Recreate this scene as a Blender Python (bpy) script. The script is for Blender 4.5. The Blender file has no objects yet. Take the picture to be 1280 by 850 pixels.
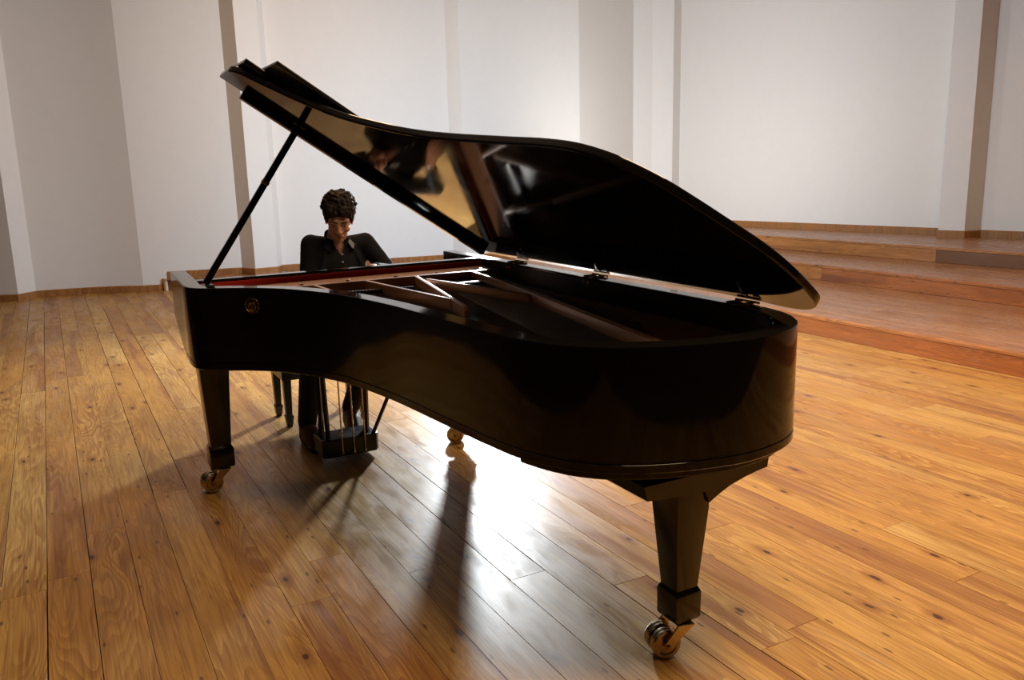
import bpy, bmesh, math, random
from mathutils import Vector, Matrix, Euler
from math import sin, cos, radians, pi, sqrt
R = random.Random(7)
S = bpy.context.scene
COL = S.collection

# ------------------------------------------------------------------ camera
YAW, PITCH, ROLL, FPX = -2.0637, 0.20389, -0.02546, 1060.0
CAM = Vector((2.06883, 4.47437, 1.48195))
cd = bpy.data.cameras.new('camera'); cam = bpy.data.objects.new('camera', cd); COL.objects.link(cam)
fw = Vector((cos(YAW)*cos(PITCH), sin(YAW)*cos(PITCH), -sin(PITCH)))
rt = Vector((sin(YAW), -cos(YAW), 0)); up = rt.cross(fw)
r2 = rt*cos(ROLL)+up*sin(ROLL); u2 = -rt*sin(ROLL)+up*cos(ROLL)
M4 = Matrix((r2, u2, -fw)).transposed().to_4x4(); M4.translation = CAM
cam.matrix_world = M4
cd.sensor_width = 36; cd.lens = FPX/1280*36; cd.clip_start = .05; cd.clip_end = 60
S.camera = cam

# ------------------------------------------------------------------ world, lights, exposure
S.view_settings.view_transform = 'Standard'; S.view_settings.look = 'None'
S.view_settings.exposure = 0.0; S.view_settings.gamma = 1.0
w = bpy.data.worlds.new('world'); S.world = w; w.use_nodes = True
w.node_tree.nodes['Background'].inputs[0].default_value = (1, .8, .62, 1)
w.node_tree.nodes['Background'].inputs[1].default_value = .012

def light(name, kind, loc, power, color, size=.1, rot=None, size_y=None, spread=None):
    d = bpy.data.lights.new(name, kind); o = bpy.data.objects.new(name, d); COL.objects.link(o)
    o.location = loc; d.energy = power; d.color = color
    if kind == 'AREA':
        d.size = size
        if size_y: d.shape = 'RECTANGLE'; d.size_y = size_y
        if spread: d.spread = spread
    else: d.shadow_soft_size = size
    if rot: o.rotation_euler = rot
    return o
light('studio_lamp_light', 'POINT', (-1.65, -3.02, 1.62), 415, (.46, .74, 1.0), .08)
sp = light('studio_flash_light', 'SPOT', (-1.65, -3.02, 1.62), 760, (.98, .96, .93), .15)
sp.data.spot_size = radians(150); sp.data.spot_blend = .5
sp.rotation_euler = (Vector((1.0, 1.2, .2))-sp.location).to_track_quat('-Z', 'Y').to_euler()
light('stage_ceiling_light', 'AREA', (-2.6, 1.8, 4.75), 160, (1.0, .71, .44), 1.6, size_y=2.0, spread=radians(150))
light('front_fill_light', 'AREA', (.0, 3.1, 4.75), 84, (1.0, .70, .42), 1.6, size_y=1.6, spread=radians(130))  # added overhead fill that warms the foreground floor, no fixture behind it
light('rear_ceiling_light', 'AREA', (-.6, -3.6, 4.75), 106, (1.0, .60, .28), 2.4, size_y=1.2)
sp = light('wall_fill_light', 'SPOT', (-4.1, -4.0, 1.25), 185, (.96, .95, .92), .1)  # added fill, hidden behind the lid, to brighten the back and right walls
sp.data.spot_size = radians(150); sp.data.spot_blend = 1.0
sp.rotation_euler = (Vector((-6.0, -5.2, 2.1))-sp.location).to_track_quat('-Z', 'Y').to_euler()

# ------------------------------------------------------------------ material helpers
def mat(name):
    m = bpy.data.materials.new(name); m.use_nodes = True
    return m, m.node_tree.nodes, m.node_tree.links, m.node_tree.nodes['Principled BSDF']
def simple(name, col, rough=.5, metal=0., bump=0., bscale=60., rvar=0., cvar=0., spec=.5, coat=0.):
    m, N, L, b = mat(name)
    b.inputs['Base Color'].default_value = (*col, 1); b.inputs['Roughness'].default_value = rough
    b.inputs['Metallic'].default_value = metal; b.inputs['Specular IOR Level'].default_value = spec
    b.inputs['Coat Weight'].default_value = coat
    tc = N.new('ShaderNodeTexCoord'); n = N.new('ShaderNodeTexNoise')
    n.inputs['Scale'].default_value = bscale; n.inputs['Detail'].default_value = 4
    L.new(tc.outputs['Object'], n.inputs['Vector'])
    if bump:
        bp = N.new('ShaderNodeBump'); bp.inputs['Strength'].default_value = bump; bp.inputs['Distance'].default_value = .003
        L.new(n.outputs['Fac'], bp.inputs['Height']); L.new(bp.outputs[0], b.inputs['Normal'])
    if rvar:
        mr = N.new('ShaderNodeMapRange'); mr.inputs[1].default_value = .35; mr.inputs[2].default_value = .75
        mr.inputs[3].default_value = rough; mr.inputs[4].default_value = rough+rvar
        L.new(n.outputs['Fac'], mr.inputs[0]); L.new(mr.outputs[0], b.inputs['Roughness'])
    if cvar:
        mx = N.new('ShaderNodeMixRGB'); mx.inputs[1].default_value = (*[c*(1-cvar) for c in col], 1)
        mx.inputs[2].default_value = (*[min(1, c*(1+cvar)) for c in col], 1)
        L.new(n.outputs['Fac'], mx.inputs[0]); L.new(mx.outputs[0], b.inputs['Base Color'])
    return m

def wood(name, tones, rough=.3, scale=1.0, knots=True, red=.5, along='Y', dark=.0, spec=.36, swap=False):
    """pine boards: per-board tint, long grain, cathedral rings, knots, purple-red heartwood streaks"""
    m, N, L, b = mat(name)
    tc = N.new('ShaderNodeTexCoord'); oi = N.new('ShaderNodeObjectInfo')
    off = N.new('ShaderNodeVectorMath'); off.operation = 'SCALE'
    cx = N.new('ShaderNodeCombineXYZ')
    for k, f in enumerate((37.0, 91.0, 53.0)):
        q = N.new('ShaderNodeMath'); q.operation = 'MULTIPLY'; q.inputs[1].default_value = f
        L.new(oi.outputs['Random'], q.inputs[0]); L.new(q.outputs[0], cx.inputs[k])
    add = N.new('ShaderNodeVectorMath'); add.operation = 'ADD'
    L.new(cx.outputs[0], add.inputs[1])
    if swap:      # upright boards: grain runs along y on the y-z face
        sx_ = N.new('ShaderNodeSeparateXYZ'); cx_ = N.new('ShaderNodeCombineXYZ'); L.new(tc.outputs['Object'], sx_.inputs[0])
        L.new(sx_.outputs[2], cx_.inputs[0]); L.new(sx_.outputs[1], cx_.inputs[1]); L.new(sx_.outputs[0], cx_.inputs[2]); L.new(cx_.outputs[0], add.inputs[0])
    else: L.new(tc.outputs['Object'], add.inputs[0])
    def mapped(sx, sy, sz=1):
        mp = N.new('ShaderNodeMapping')
        mp.inputs['Scale'].default_value = (sx*scale, sy*scale, sz*scale) if along == 'Y' else (sy*scale, sx*scale, sz*scale)
        L.new(add.outputs[0], mp.inputs['Vector']); return mp.outputs[0]
    def noise(vec, sc, det=3, dist=0., rg=.5):
        n = N.new('ShaderNodeTexNoise'); n.inputs['Scale'].default_value = sc; n.inputs['Detail'].default_value = det
        n.inputs['Distortion'].default_value = dist; n.inputs['Roughness'].default_value = rg
        L.new(vec, n.inputs['Vector']); return n.outputs['Fac']
    def mrange(f, a, c, d=0., e=1.):
        r = N.new('ShaderNodeMapRange'); r.inputs[1].default_value = a; r.inputs[2].default_value = c
        r.inputs[3].default_value = d; r.inputs[4].default_value = e; r.interpolation_type = 'SMOOTHSTEP'
        L.new(f, r.inputs[0]); return r.outputs[0]
    def math_(op, a, c):
        q = N.new('ShaderNodeMath'); q.operation = op
        for i, v in enumerate((a, c)):
            if isinstance(v, (int, float)): q.inputs[i].default_value = v
            else: L.new(v, q.inputs[i])
        return q.outputs[0]
    def mix(fac, a, c, mode='MIX'):
        q = N.new('ShaderNodeMixRGB'); q.blend_type = mode
        if isinstance(fac, (int, float)): q.inputs[0].default_value = fac
        else: L.new(fac, q.inputs[0])
        for i, v in ((1, a), (2, c)):
            if isinstance(v, tuple): q.inputs[i].default_value = (*v, 1)
            else: L.new(v, q.inputs[i])
        return q.outputs[0]
    ramp = N.new('ShaderNodeValToRGB'); ramp.color_ramp.interpolation = 'LINEAR'
    el = ramp.color_ramp.elements
    while len(el) < len(tones): el.new(.5)
    for i, t in enumerate(tones): el[i].position = i/(len(tones)-1); el[i].color = (*t, 1)
    L.new(oi.outputs['Random'], ramp.inputs[0])
    base = ramp.outputs[0]
    # blotchy broad variation
    base = mix(math_('MULTIPLY', mrange(noise(mapped(7, 1.3), 1.0, 5, .8), .38, .72), .62), base, tuple(c*.62 for c in tones[0]))
    # growth rings (contour lines of a stretched noise field)
    field = noise(mapped(6.5, .75), 1.0, 2, .35, .4)
    rings = math_('FRACT', math_('MULTIPLY', field, 26.0), 0)
    rl = mrange(rings, .0, .85)
    base = mix(math_('MULTIPLY', rl, mrange(noise(mapped(3, .5), 1.0, 2), .32, .68, .14, .62)), base, (.24, .080, .016))
    fine = noise(mapped(150, 3.5), 1.0, 3)
    base = mix(math_('MULTIPLY', mrange(fine, .40, .72), .55), base, (.18, .065, .02))
    # heartwood streaks
    st = noise(mapped(7.5, .35), 1.0, 2, .2)
    base = mix(math_('MULTIPLY', mrange(st, .58, .66), red), base, (.18, .052, .028))
    if knots:
        v = N.new('ShaderNodeTexVoronoi'); v.voronoi_dimensions = '2D'; v.feature = 'F1'; v.inputs['Scale'].default_value = 1.0
        v.inputs['Randomness'].default_value = 1.0; L.new(mapped(3.4, 1.5, 1.2), v.inputs['Vector'])
        sep = N.new('ShaderNodeSeparateColor'); L.new(v.outputs['Color'], sep.inputs[0]); gate = mrange(sep.outputs[0], .42, .46)
        wob = math_('ADD', v.outputs['Distance'], math_('MULTIPLY', noise(mapped(30, 18), 1.0, 2), .05))
        ring = mrange(wob, .07, .15, 1, 0)
        base = mix(math_('MULTIPLY', math_('MULTIPLY', ring, .5), gate), base, (.20, .065, .02))
        base = mix(math_('MULTIPLY', math_('MULTIPLY', mrange(wob, .045, .068, 1, 0), gate), .9), base, (.045, .016, .01))
        # nail heads / dark flecks
        v2 = N.new('ShaderNodeTexVoronoi'); v2.voronoi_dimensions = '2D'; v2.feature = 'F1'; v2.inputs['Scale'].default_value = 1.0
        L.new(mapped(11, 3.2, 2), v2.inputs['Vector'])
        sep2 = N.new('ShaderNodeSeparateColor'); L.new(v2.outputs['Color'], sep2.inputs[0]); gate2 = mrange(sep2.outputs[0], .66, .70)
        base = mix(math_('MULTIPLY', math_('MULTIPLY', mrange(v2.outputs['Distance'], .035, .075, 1, 0), gate2), .75), base, (.07, .026, .014))
    # grey scuffs
    sc = noise(mapped(11, 2.2), 1.0, 6, 1.2, .7)
    base = mix(math_('MULTIPLY', mrange(sc, .56, .74), .40), base, (.24, .17, .12))
    if dark: base = mix(dark, base, (.10, .055, .03))
    L.new(base, b.inputs['Base Color'])
    rr = mrange(noise(mapped(10, 3), 1.0, 5, .6), .3, .75, rough-.07, rough+.15)
    L.new(rr, b.inputs['Roughness'])
    bp = N.new('ShaderNodeBump'); bp.inputs['Strength'].default_value = .22; bp.inputs['Distance'].default_value = .002
    hh = math_('ADD', math_('MULTIPLY', fine, .5), noise(mapped(22, 5), 1.0, 4, .5))
    L.new(hh, bp.inputs['Height']); L.new(bp.outputs[0], b.inputs['Normal'])
    b.inputs['Specular IOR Level'].default_value = spec; b.inputs['Specular Tint'].default_value = (1, .85, .66, 1)
    return m

PINE = [(r*.83, g*.875, b*1.02) for r, g, b in [(.60, .29, .060), (.70, .40, .098), (.64, .335, .072), (.74, .46, .13), (.57, .26, .052), (.71, .42, .105), (.62, .32, .066)]]
m_floor = wood('pine_floor_boards', PINE, .36)
m_tread = wood('reddish_pine_treads', [(.40, .19, .085), (.47, .24, .115), (.35, .16, .07), (.43, .21, .095)], .30, knots=False, red=.35)
m_riser = wood('rough_pine_risers', [(.52, .22, .06), (.44, .15, .04), (.56, .26, .08)], .42, red=.6, swap=True)
m_riser_red = wood('reddish_pine_riser', [(.42, .125, .035), (.46, .15, .04)], .42, red=.75, swap=True)
m_riser_grey = wood('weathered_grey_brown_riser', [(.19, .095, .05), (.16, .08, .045)], .5, red=.2, swap=True)
m_skirt = wood('pine_skirting', [(.44, .20, .065), (.40, .17, .055)], .4, knots=False, red=.3, along='X')
m_skirt_pale = simple('pale_worn_skirting', (.42, .33, .25), .5, cvar=.2, bscale=20)
m_wall = simple('white_wall_paint', (.80, .765, .725), .62, bump=.08, bscale=9, cvar=.025)
m_ceil = simple('ceiling_paint', (.50, .40, .30), .8, cvar=.03)
m_gap = simple('dark_joint_underlay', (.022, .012, .007), .9, cvar=.2)
m_black = simple('polished_black_lacquer', (.0065, .0055, .005), .045, rvar=.05, bscale=7, spec=.25)
m_black2 = simple('satin_black_lacquer', (.010, .010, .011), .22, rvar=.08, bscale=12)
m_leg = simple('black_leg_lacquer', (.009, .008, .008), .14, rvar=.1, bscale=14)
m_inner = simple('dark_mahogany_inner_rim', (.022, .010, .007), .5, cvar=.3, bscale=18)
m_bronze = simple('bronze_painted_iron', (.52, .25, .105), .38, .25, bump=.05, bscale=200, cvar=.12)
m_copper = simple('copper_brown_pin_block', (.46, .19, .075), .42, .15, cvar=.12, bscale=30)
m_sound = simple('dark_spruce_soundboard', (.10, .042, .02), .42, cvar=.3, bscale=14)
m_felt = simple('red_felt', (.55, .03, .02), .9, bump=.3, bscale=300, cvar=.15)
m_steel = simple('string_steel', (.30, .25, .20), .35, 1., cvar=.1)
m_brass = simple('polished_brass', (.50, .39, .235), .2, 1., rvar=.12, bscale=40)
m_brass_dk = simple('tarnished_brass', (.36, .22, .10), .22, 1., rvar=.15, bscale=40, cvar=.25)
m_nickel = simple('nickel_plated_steel', (.52, .50, .47), .2, 1., rvar=.1)
m_ivory = simple('white_key_tops', (.75, .70, .60), .25, cvar=.03)
m_leather = simple('black_bench_leather', (.016, .016, .018), .42, bump=.25, bscale=160)
m_benchwood = simple('blue_black_bench_wood', (.030, .037, .050), .25, rvar=.1, bscale=20)
m_skin = simple('skin', (.58, .30, .195), .48, bump=.05, bscale=90, cvar=.10)
m_lip = simple('lip_skin', (.34, .115, .085), .45, cvar=.08)
m_hair = simple('dark_brown_hair', (.013, .0075, .005), .6, spec=.2, bump=.5, bscale=120, cvar=.35)
m_shirt = simple('black_navy_cotton', (.0055, .006, .0085), .85, spec=.2, bump=.35, bscale=38, cvar=.2)
m_collar = simple('grey_collar_lining', (.16, .17, .185), .8, bump=.2, bscale=200)
m_button = simple('grey_shirt_button', (.30, .31, .33), .4)
m_trouser = simple('charcoal_denim', (.013, .013, .017), .85, bump=.3, bscale=90, cvar=.2)
m_boot = simple('dark_brown_boot_leather', (.10, .040, .024), .62, bump=.2, bscale=60, cvar=.2, spec=.22)
m_sole = simple('black_rubber_sole', (.012, .011, .011), .6)
m_eye = simple('eye_white', (.6, .56, .52), .2)
m_iris = simple('dark_iris', (.02, .01, .006), .15)

# ------------------------------------------------------------------ object helpers
def link_mesh(name, me, m, parent=None, smooth=20):
    o = bpy.data.objects.new(name, me); COL.objects.link(o)
    if m and not me.materials: me.materials.append(m)
    if smooth and len(me.polygons):
        me.polygons.foreach_set('use_smooth', [True]*len(me.polygons)); me.set_sharp_from_angle(angle=radians(smooth))
    if parent: o.parent = parent; o.matrix_parent_inverse = Matrix.Translation(parent.location).inverted() if parent.parent is None else PINV(parent)
    return o
def PINV(p):
    t = Vector((0, 0, 0)); q = p
    while q: 
        if q.parent is None: t += q.location
        q = q.parent
    return Matrix.Identity(4) if p.type == 'MESH' and p.parent is not None else Matrix.Translation(t).inverted()
def obj(name, bm, m, parent=None, smooth=20, recalc=True):
    if recalc: bmesh.ops.recalc_face_normals(bm, faces=bm.faces[:])
    me = bpy.data.meshes.new(name); bm.to_mesh(me); bm.free()
    return link_mesh(name, me, m, parent, smooth)
def thing(name, label, cat, loc, group=None):
    o = bpy.data.objects.new(name, None); COL.objects.link(o); o.location = loc; o.empty_display_size = .1
    o['label'] = label; o['category'] = cat
    if group: o['group'] = group
    return o
def struct(o): o['kind'] = 'structure'; return o

def box(bm, x0, x1, y0, y1, z0, z1, bev=0., mtx=None, seg=1):
    t = bmesh.new()
    vs = [t.verts.new((x, y, z)) for z in (z0, z1) for y in (y0, y1) for x in (x0, x1)]
    for f in ((0, 2, 3, 1), (4, 5, 7, 6), (0, 1, 5, 4), (2, 6, 7, 3), (0, 4, 6, 2), (1, 3, 7, 5)): t.faces.new([vs[i] for i in f])
    if bev: bmesh.ops.bevel(t, geom=t.edges[:], offset=bev, segments=seg, affect='EDGES', profile=.5)
    if mtx is not None: bmesh.ops.transform(t, matrix=mtx, verts=t.verts[:])
    merge(bm, t)
def merge(bm, t):
    me = bpy.data.meshes.new('tmp'); t.to_mesh(me); t.free(); bm.from_mesh(me); bpy.data.meshes.remove(me)
def prism(bm, pts, z0, z1, bev=0., mtx=None, seg=2, top_only=False):
    t = bmesh.new()
    a = [t.verts.new((x, y, z0)) for x, y in pts]; c = [t.verts.new((x, y, z1)) for x, y in pts]
    n = len(pts); t.faces.new(a[::-1]); t.faces.new(c)
    for i in range(n): t.faces.new((a[i], a[(i+1) % n], c[(i+1) % n], c[i]))
    bmesh.ops.recalc_face_normals(t, faces=t.faces[:])
    if bev:
        ed = [e for e in t.edges if abs(e.verts[0].co.z-e.verts[1].co.z) < 1e-6 and (not top_only or e.verts[0].co.z > (z0+z1)/2)]
        bmesh.ops.bevel(t, geom=ed, offset=bev, segments=seg, affect='EDGES', profile=.5)
    if mtx is not None: bmesh.ops.transform(t, matrix=mtx, verts=t.verts[:])
    merge(bm, t)
def frame(d):
    d = d.normalized(); a = Vector((0, 0, 1)) if abs(d.z) < .9 else Vector((1, 0, 0))
    x = a.cross(d).normalized(); return x, d.cross(x)
def tube(bm, pts, rad, n=8, cap=True, flat=1.0, xdir=None):
    pts = [Vector(p) for p in pts]; k = len(pts)
    if isinstance(rad, (int, float)): rad = [rad]*k
    rings = []
    x = None
    for i, p in enumerate(pts):
        d = (pts[min(i+1, k-1)]-pts[max(i-1, 0)])
        d.normalize()
        if x is None: x, y = frame(d); 
        if xdir is not None and i == 0: x = Vector(xdir)
        x = (x-d*x.dot(d)).normalized(); y = d.cross(x)
        rings.append([bm.verts.new(p+(x*cos(2*pi*j/n)+y*sin(2*pi*j/n)*flat)*rad[i]) for j in range(n)])
    for i in range(k-1):
        for j in range(n): bm.faces.new((rings[i][j], rings[i][(j+1) % n], rings[i+1][(j+1) % n], rings[i+1][j]))
    if cap: bm.faces.new(rings[0][::-1]); bm.faces.new(rings[-1])
def lathe(bm, prof, n=24, mtx=None):
    t = bmesh.new(); rings = []
    for r, z in prof:
        rings.append([t.verts.new((r*cos(2*pi*j/n), r*sin(2*pi*j/n), z)) for j in range(n)] if r > 1e-6 else [t.verts.new((0, 0, z))])
    for a, c in zip(rings, rings[1:]):
        for j in range(n):
            if len(a) == 1 and len(c) == 1: continue
            if len(a) == 1: t.faces.new((a[0], c[(j+1) % n], c[j]))
            elif len(c) == 1: t.faces.new((a[j], a[(j+1) % n], c[0]))
            else: t.faces.new((a[j], a[(j+1) % n], c[(j+1) % n], c[j]))
    if mtx is not None: bmesh.ops.transform(t, matrix=mtx, verts=t.verts[:])
    merge(bm, t)
def ellipsoid(bm, c, r, mtx=None, u=16, v=10):
    t = bmesh.new(); bmesh.ops.create_uvsphere(t, u_segments=u, v_segments=v, radius=1)
    mm = Matrix.Translation(c) @ Matrix.Diagonal((*r, 1))
    if mtx is not None: mm = mtx @ mm
    bmesh.ops.transform(t, matrix=mm, verts=t.verts[:]); merge(bm, t)
def capsule(bm, a, b, ra, rb, n=14, mtx=None):
    a, b = Vector(a), Vector(b); d = (b-a).normalized()
    pts, rad = [], []
    for k in range(5):
        t = k/4*pi/2; pts.append(a-d*ra*cos(t)); rad.append(max(ra*sin(t), ra*.03))
    for k in range(5):
        t = k/4*pi/2; pts.append(b+d*rb*sin(t)); rad.append(max(rb*cos(t), rb*.03))
    t = bmesh.new(); tube(t, pts, rad, n)
    if mtx is not None: bmesh.ops.transform(t, matrix=mtx, verts=t.verts[:])
    merge(bm, t)
def limb(bm, pts, rad, n=14, mtx=None):
    for (p, q, r, s) in zip(pts, pts[1:], rad, rad[1:]): capsule(bm, p, q, r, s, n, mtx)
def remeshed(name, bm, voxel, m, parent, smooth_it=4, fac=.5, disp=None):
    bmesh.ops.recalc_face_normals(bm, faces=bm.faces[:])
    me = bpy.data.meshes.new(name+'_raw'); bm.to_mesh(me); bm.free()
    o = bpy.data.objects.new(name+'_raw', me); COL.objects.link(o)
    rm = o.modifiers.new('r', 'REMESH'); rm.mode = 'VOXEL'; rm.voxel_size = voxel
    sm = o.modifiers.new('s', 'SMOOTH'); sm.factor = fac; sm.iterations = smooth_it
    dg = bpy.context.evaluated_depsgraph_get(); dg.update()
    me2 = bpy.data.meshes.new_from_object(o.evaluated_get(dg))
    bpy.data.objects.remove(o); bpy.data.meshes.remove(me)
    me2.name = name
    me2.materials.clear()
    if disp: disp(me2)
    return link_mesh(name, me2, m, parent, smooth=180)

def catmull(pts, n=6, closed=False):
    P = [Vector(p) for p in pts]; out = []
    k = len(P); rng = range(k) if closed else range(k-1)
    for i in rng:
        p0 = P[(i-1) % k] if closed or i else P[0]*2-P[1]
        p1, p2 = P[i], P[(i+1) % k]
        p3 = P[(i+2) % k] if closed or i < k-2 else P[-1]*2-P[-2]
        for j in range(n):
            t = j/n
            out.append(.5*((2*p1)+(p2-p0)*t+(2*p0-5*p1+4*p2-p3)*t*t+(3*p1-p0-3*p2+p3)*t**3))
    if not closed: out.append(P[-1])
    return out
def offset_path(path, d):
    out = []
    for i, p in enumerate(path):
        a = path[max(i-1, 0)]; c = path[min(i+1, len(path)-1)]
        t = (c-a).normalized(); out.append(p+Vector((-t.y, t.x))*d)
    return out
def sweep(bm, path, prof, cap=True):
    """prof(i, p) -> list of (inward offset, z); closed profile swept along an open plan path"""
    rings = []
    for i, p in enumerate(path):
        a = path[max(i-1, 0)]; c = path[min(i+1, len(path)-1)]
        t = (c-a).normalized(); nrm = Vector((-t.y, t.x))
        rings.append([bm.verts.new((p.x+nrm.x*o, p.y+nrm.y*o, z)) for o, z in prof(i, p)])
    n = len(rings[0])
    for a, c in zip(rings, rings[1:]):
        for j in range(n): bm.faces.new((a[j], a[(j+1) % n], c[(j+1) % n], c[j]))
    if cap: bm.faces.new(rings[0][::-1]); bm.faces.new(rings[-1])

# ------------------------------------------------------------------ walls, ceiling
WALL_H = 5.0
PL = [(4.4, -8.3), (2.50, -7.42), (2.31, -7.63), (1.95, -7.60), (1.65, -7.53), (1.36, -7.42), (1.10, -7.27), (-.10, -7.03)]
PB = [(-.10, -7.03), (-.22, -6.78), (-.51, -6.80), (-.62, -6.97), (-2.98, -6.63), (-3.09, -6.42), (-3.60, -6.36), (-4.87, -6.20), (-6.18, -6.68), (-6.44, -6.54)]
PR = [(-6.44, -6.54), (-6.66, -6.30), (-6.86, -6.37), (-7.11, -5.43), (-7.40, -4.18), (-7.79, -2.38), (-7.52, -2.24), (-7.60, -1.95), (-7.85, -1.91), (-7.99, -1.30), (-8.25, 5.2)]
def wall(name, P):
    bm = bmesh.new(); path = [Vector(p) for p in P]
    sweep(bm, path, lambda i, p: [(0, -.05), (-.16, -.05), (-.16, WALL_H), (0, WALL_H)])
    return struct(obj(name, bm, m_wall, smooth=16))
def skirt(name, P, z, h=.085):
    bm = bmesh.new(); path = [Vector(p) for p in P]
    sweep(bm, path, lambda i, p: [(-.01, z), (.018, z), (.018, z+h-.01), (.010, z+h), (-.01, z+h)])
    return struct(obj(name, bm, m_skirt, smooth=20))
def rev(P): return P[::-1]
wall('wall_left', rev(PL)); wall('wall_back', rev(PB)); wall('wall_right', rev(PR))
T1, T2, T3 = .16, .32, .48
skirt('baseboard_left', rev([p for p in PL[:-1]]+[(.84, -7.22)]), 0)
skirt('baseboard_back', rev([(.80, -7.21)]+PB[:6]), T1)
skirt('baseboard_back', rev(PB[5:]), T1+.002)
skirt('baseboard_right', rev(PR), T3-.022, .107)
bm = bmesh.new(); sweep(bm, [Vector(p) for p in [(-7.79+.014, -2.38-.05), (-7.60+.016, -3.28)]], lambda i, p: [(.0, T3+.01), (-.010, T3+.01), (-.010, T3+.086), (.0, T3+.086)])
o = obj('baseboard_right_worn', bm, m_skirt_pale); o.name = 'trim_1'; struct(o)
bm = bmesh.new(); box(bm, -8.6, 6.7, -8.0, 5.4, WALL_H, WALL_H+.1); struct(obj('ceiling', bm, m_ceil))

# ------------------------------------------------------------------ floor boards
bm = bmesh.new(); box(bm, -8.6, 6.7, -8.0, 6.0, -.08, -.022); floor = struct(obj('floor', bm, m_gap))
PW = .1487
meshes = {}
def wall_y(x):
    best = -7.7
    P = PL
    for (a, c) in zip(P, P[1:]):
        if min(a[0], c[0]) <= x <= max(a[0], c[0]) and a[0] != c[0]:
            best = a[1]+(c[1]-a[1])*(x-a[0])/(c[0]-a[0])
    return min(best, -7.2)
x0 = 2.382-PW*40
butts = {0: [(.2)], }
nfl = 0
for k in range(0, 48):
    xa = x0+PW*k; xb = xa+PW
    if xa < -3.57: continue
    ys = wall_y((xa+xb)/2)+.0 if xa > .8 else -7.23+(.84-xb)*.6476-.06
    ys = max(ys, -7.75)
    y = ys; end = 5.2
    first = True
    while y < end-.01:
        ln = R.uniform(2.1, 3.9) if not first else R.uniform(.9, 3.3)
        first = False
        y2 = min(end, y+ln)
        if end-y2 < .5: y2 = end
        g = R.choice((.0003, .0004, .0006, .0006, .0010, .0022)) ; dz = R.uniform(-.0008, .0)
        bm = bmesh.new(); h = (y2-y)/2; hw = PW/2-g
        box(bm, -hw, hw, -h+.0006, h-.0006, -.022, 0, bev=.0009)
        o = obj('plank', bm, m_floor, floor, smooth=0)
        o.location = ((xa+xb)/2, (y+y2)/2, dz); nfl += 1
        y = y2

# ------------------------------------------------------------------ stage steps (choir risers)
def step(label, z0, z1, edge, back, rz, joints, mats, plank_w=.174, tread=True):
    """edge: plan polyline of the front edge (from far to near); back(x side) limit"""
    t = thing('stage_step', label, 'step', (edge[0][0], edge[0][1], z0), 'stepped platform beside the piano')
    return t
def quad_plank(name, pts, z0, z1, m, parent, bev=.003):
    bm = bmesh.new(); prism(bm, pts, z0, z1, bev=bev, seg=1, top_only=True); return obj(name, bm, m, parent, smooth=0)
def xwall(y):
    P = PR
    for (a, c) in zip(P, P[1:]):
        if a[1] <= y <= c[1] and c[1]-a[1] > .3: return a[0]+(c[0]-a[0])*(y-a[1])/(c[1]-a[1])
    return -7.70
def build_step(label, zb, zt, edge_x, y_far, x_back, y_near, boards, tread_w, slant=0., yref=0., far_slant=None):
    t = thing('stage_step', label, 'step', (edge_x-.3, 0, zb))
    ex = lambda y: edge_x+slant*(y-yref)
    lim = (lambda y: x_back) if x_back else (lambda y: xwall(y)+.003)
    bm = bmesh.new(); yy = [y_far]+[q for q in (-5.43, -4.18, -2.40) if not x_back]+[y_near]
    prism(bm, [(ex(y_far)-.04, y_far)]+[(lim(q)+.01, q) for q in yy]+[(ex(y_near)-.04, y_near)], zb, zt-.024); obj('step_core', bm, m_gap, t, smooth=0)
    # riser boards
    ys = [y_far]+[j for j, _ in boards[:-1]]+[y_near]
    for (a, c, (_, mm)) in zip(ys, ys[1:], boards):
        quad_plank('riser_board', [(ex(a)-.03, a+.0015), (ex(a), a+.0015), (ex(c), c-.0015), (ex(c)-.03, c-.0015)], zb+.002, zt-.022, mm, t)
    # nosing + treads along y
    x = 0.; first = True
    width = max(abs(ex(y_near)-lim(y_near)), abs(ex(y_far)-lim(y_far)), abs(ex(-2)-lim(-2)))
    while x < width-.02:
        wd = .06 if first else tread_w
        y = y_far
        while y < y_near-.01:
            y2 = min(y_near, y+R.uniform(2.2, 4.2)); y2 = y_near if y_near-y2 < .6 else y2
            mm = m_tread if not first else m_riser
            f0 = .006 if first else 0
            xx = min(x+wd, width)
            la, lb = lim(y), lim(y2)
            if ex(y)-x-.01 < la or ex(y2)-x-.01 < lb:
                if ex(y)-x-.01 < la and ex(y2)-x-.01 < lb: y = y2; continue
            quad_plank('tread_board', [(max(ex(y)+f0-x, la+.004), y+.001), (max(ex(y)-xx+.0015, la), y+.001), (max(ex(y2)-xx+.0015, lb), y2-.001), (max(ex(y2)+f0-x, lb+.004), y2-.001)], zt-.022, zt-R.uniform(0, .001), mm, t, .002)
            y = y2
        x += wd; first = False
    return t
s1 = build_step('lowest wooden step nearest the piano, with reddish front board', 0, T1, -3.53, -4.4, -5.45, 5.0, [(-.9, m_riser), (2.6, m_riser_red), (5, m_riser)], .172)
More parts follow.
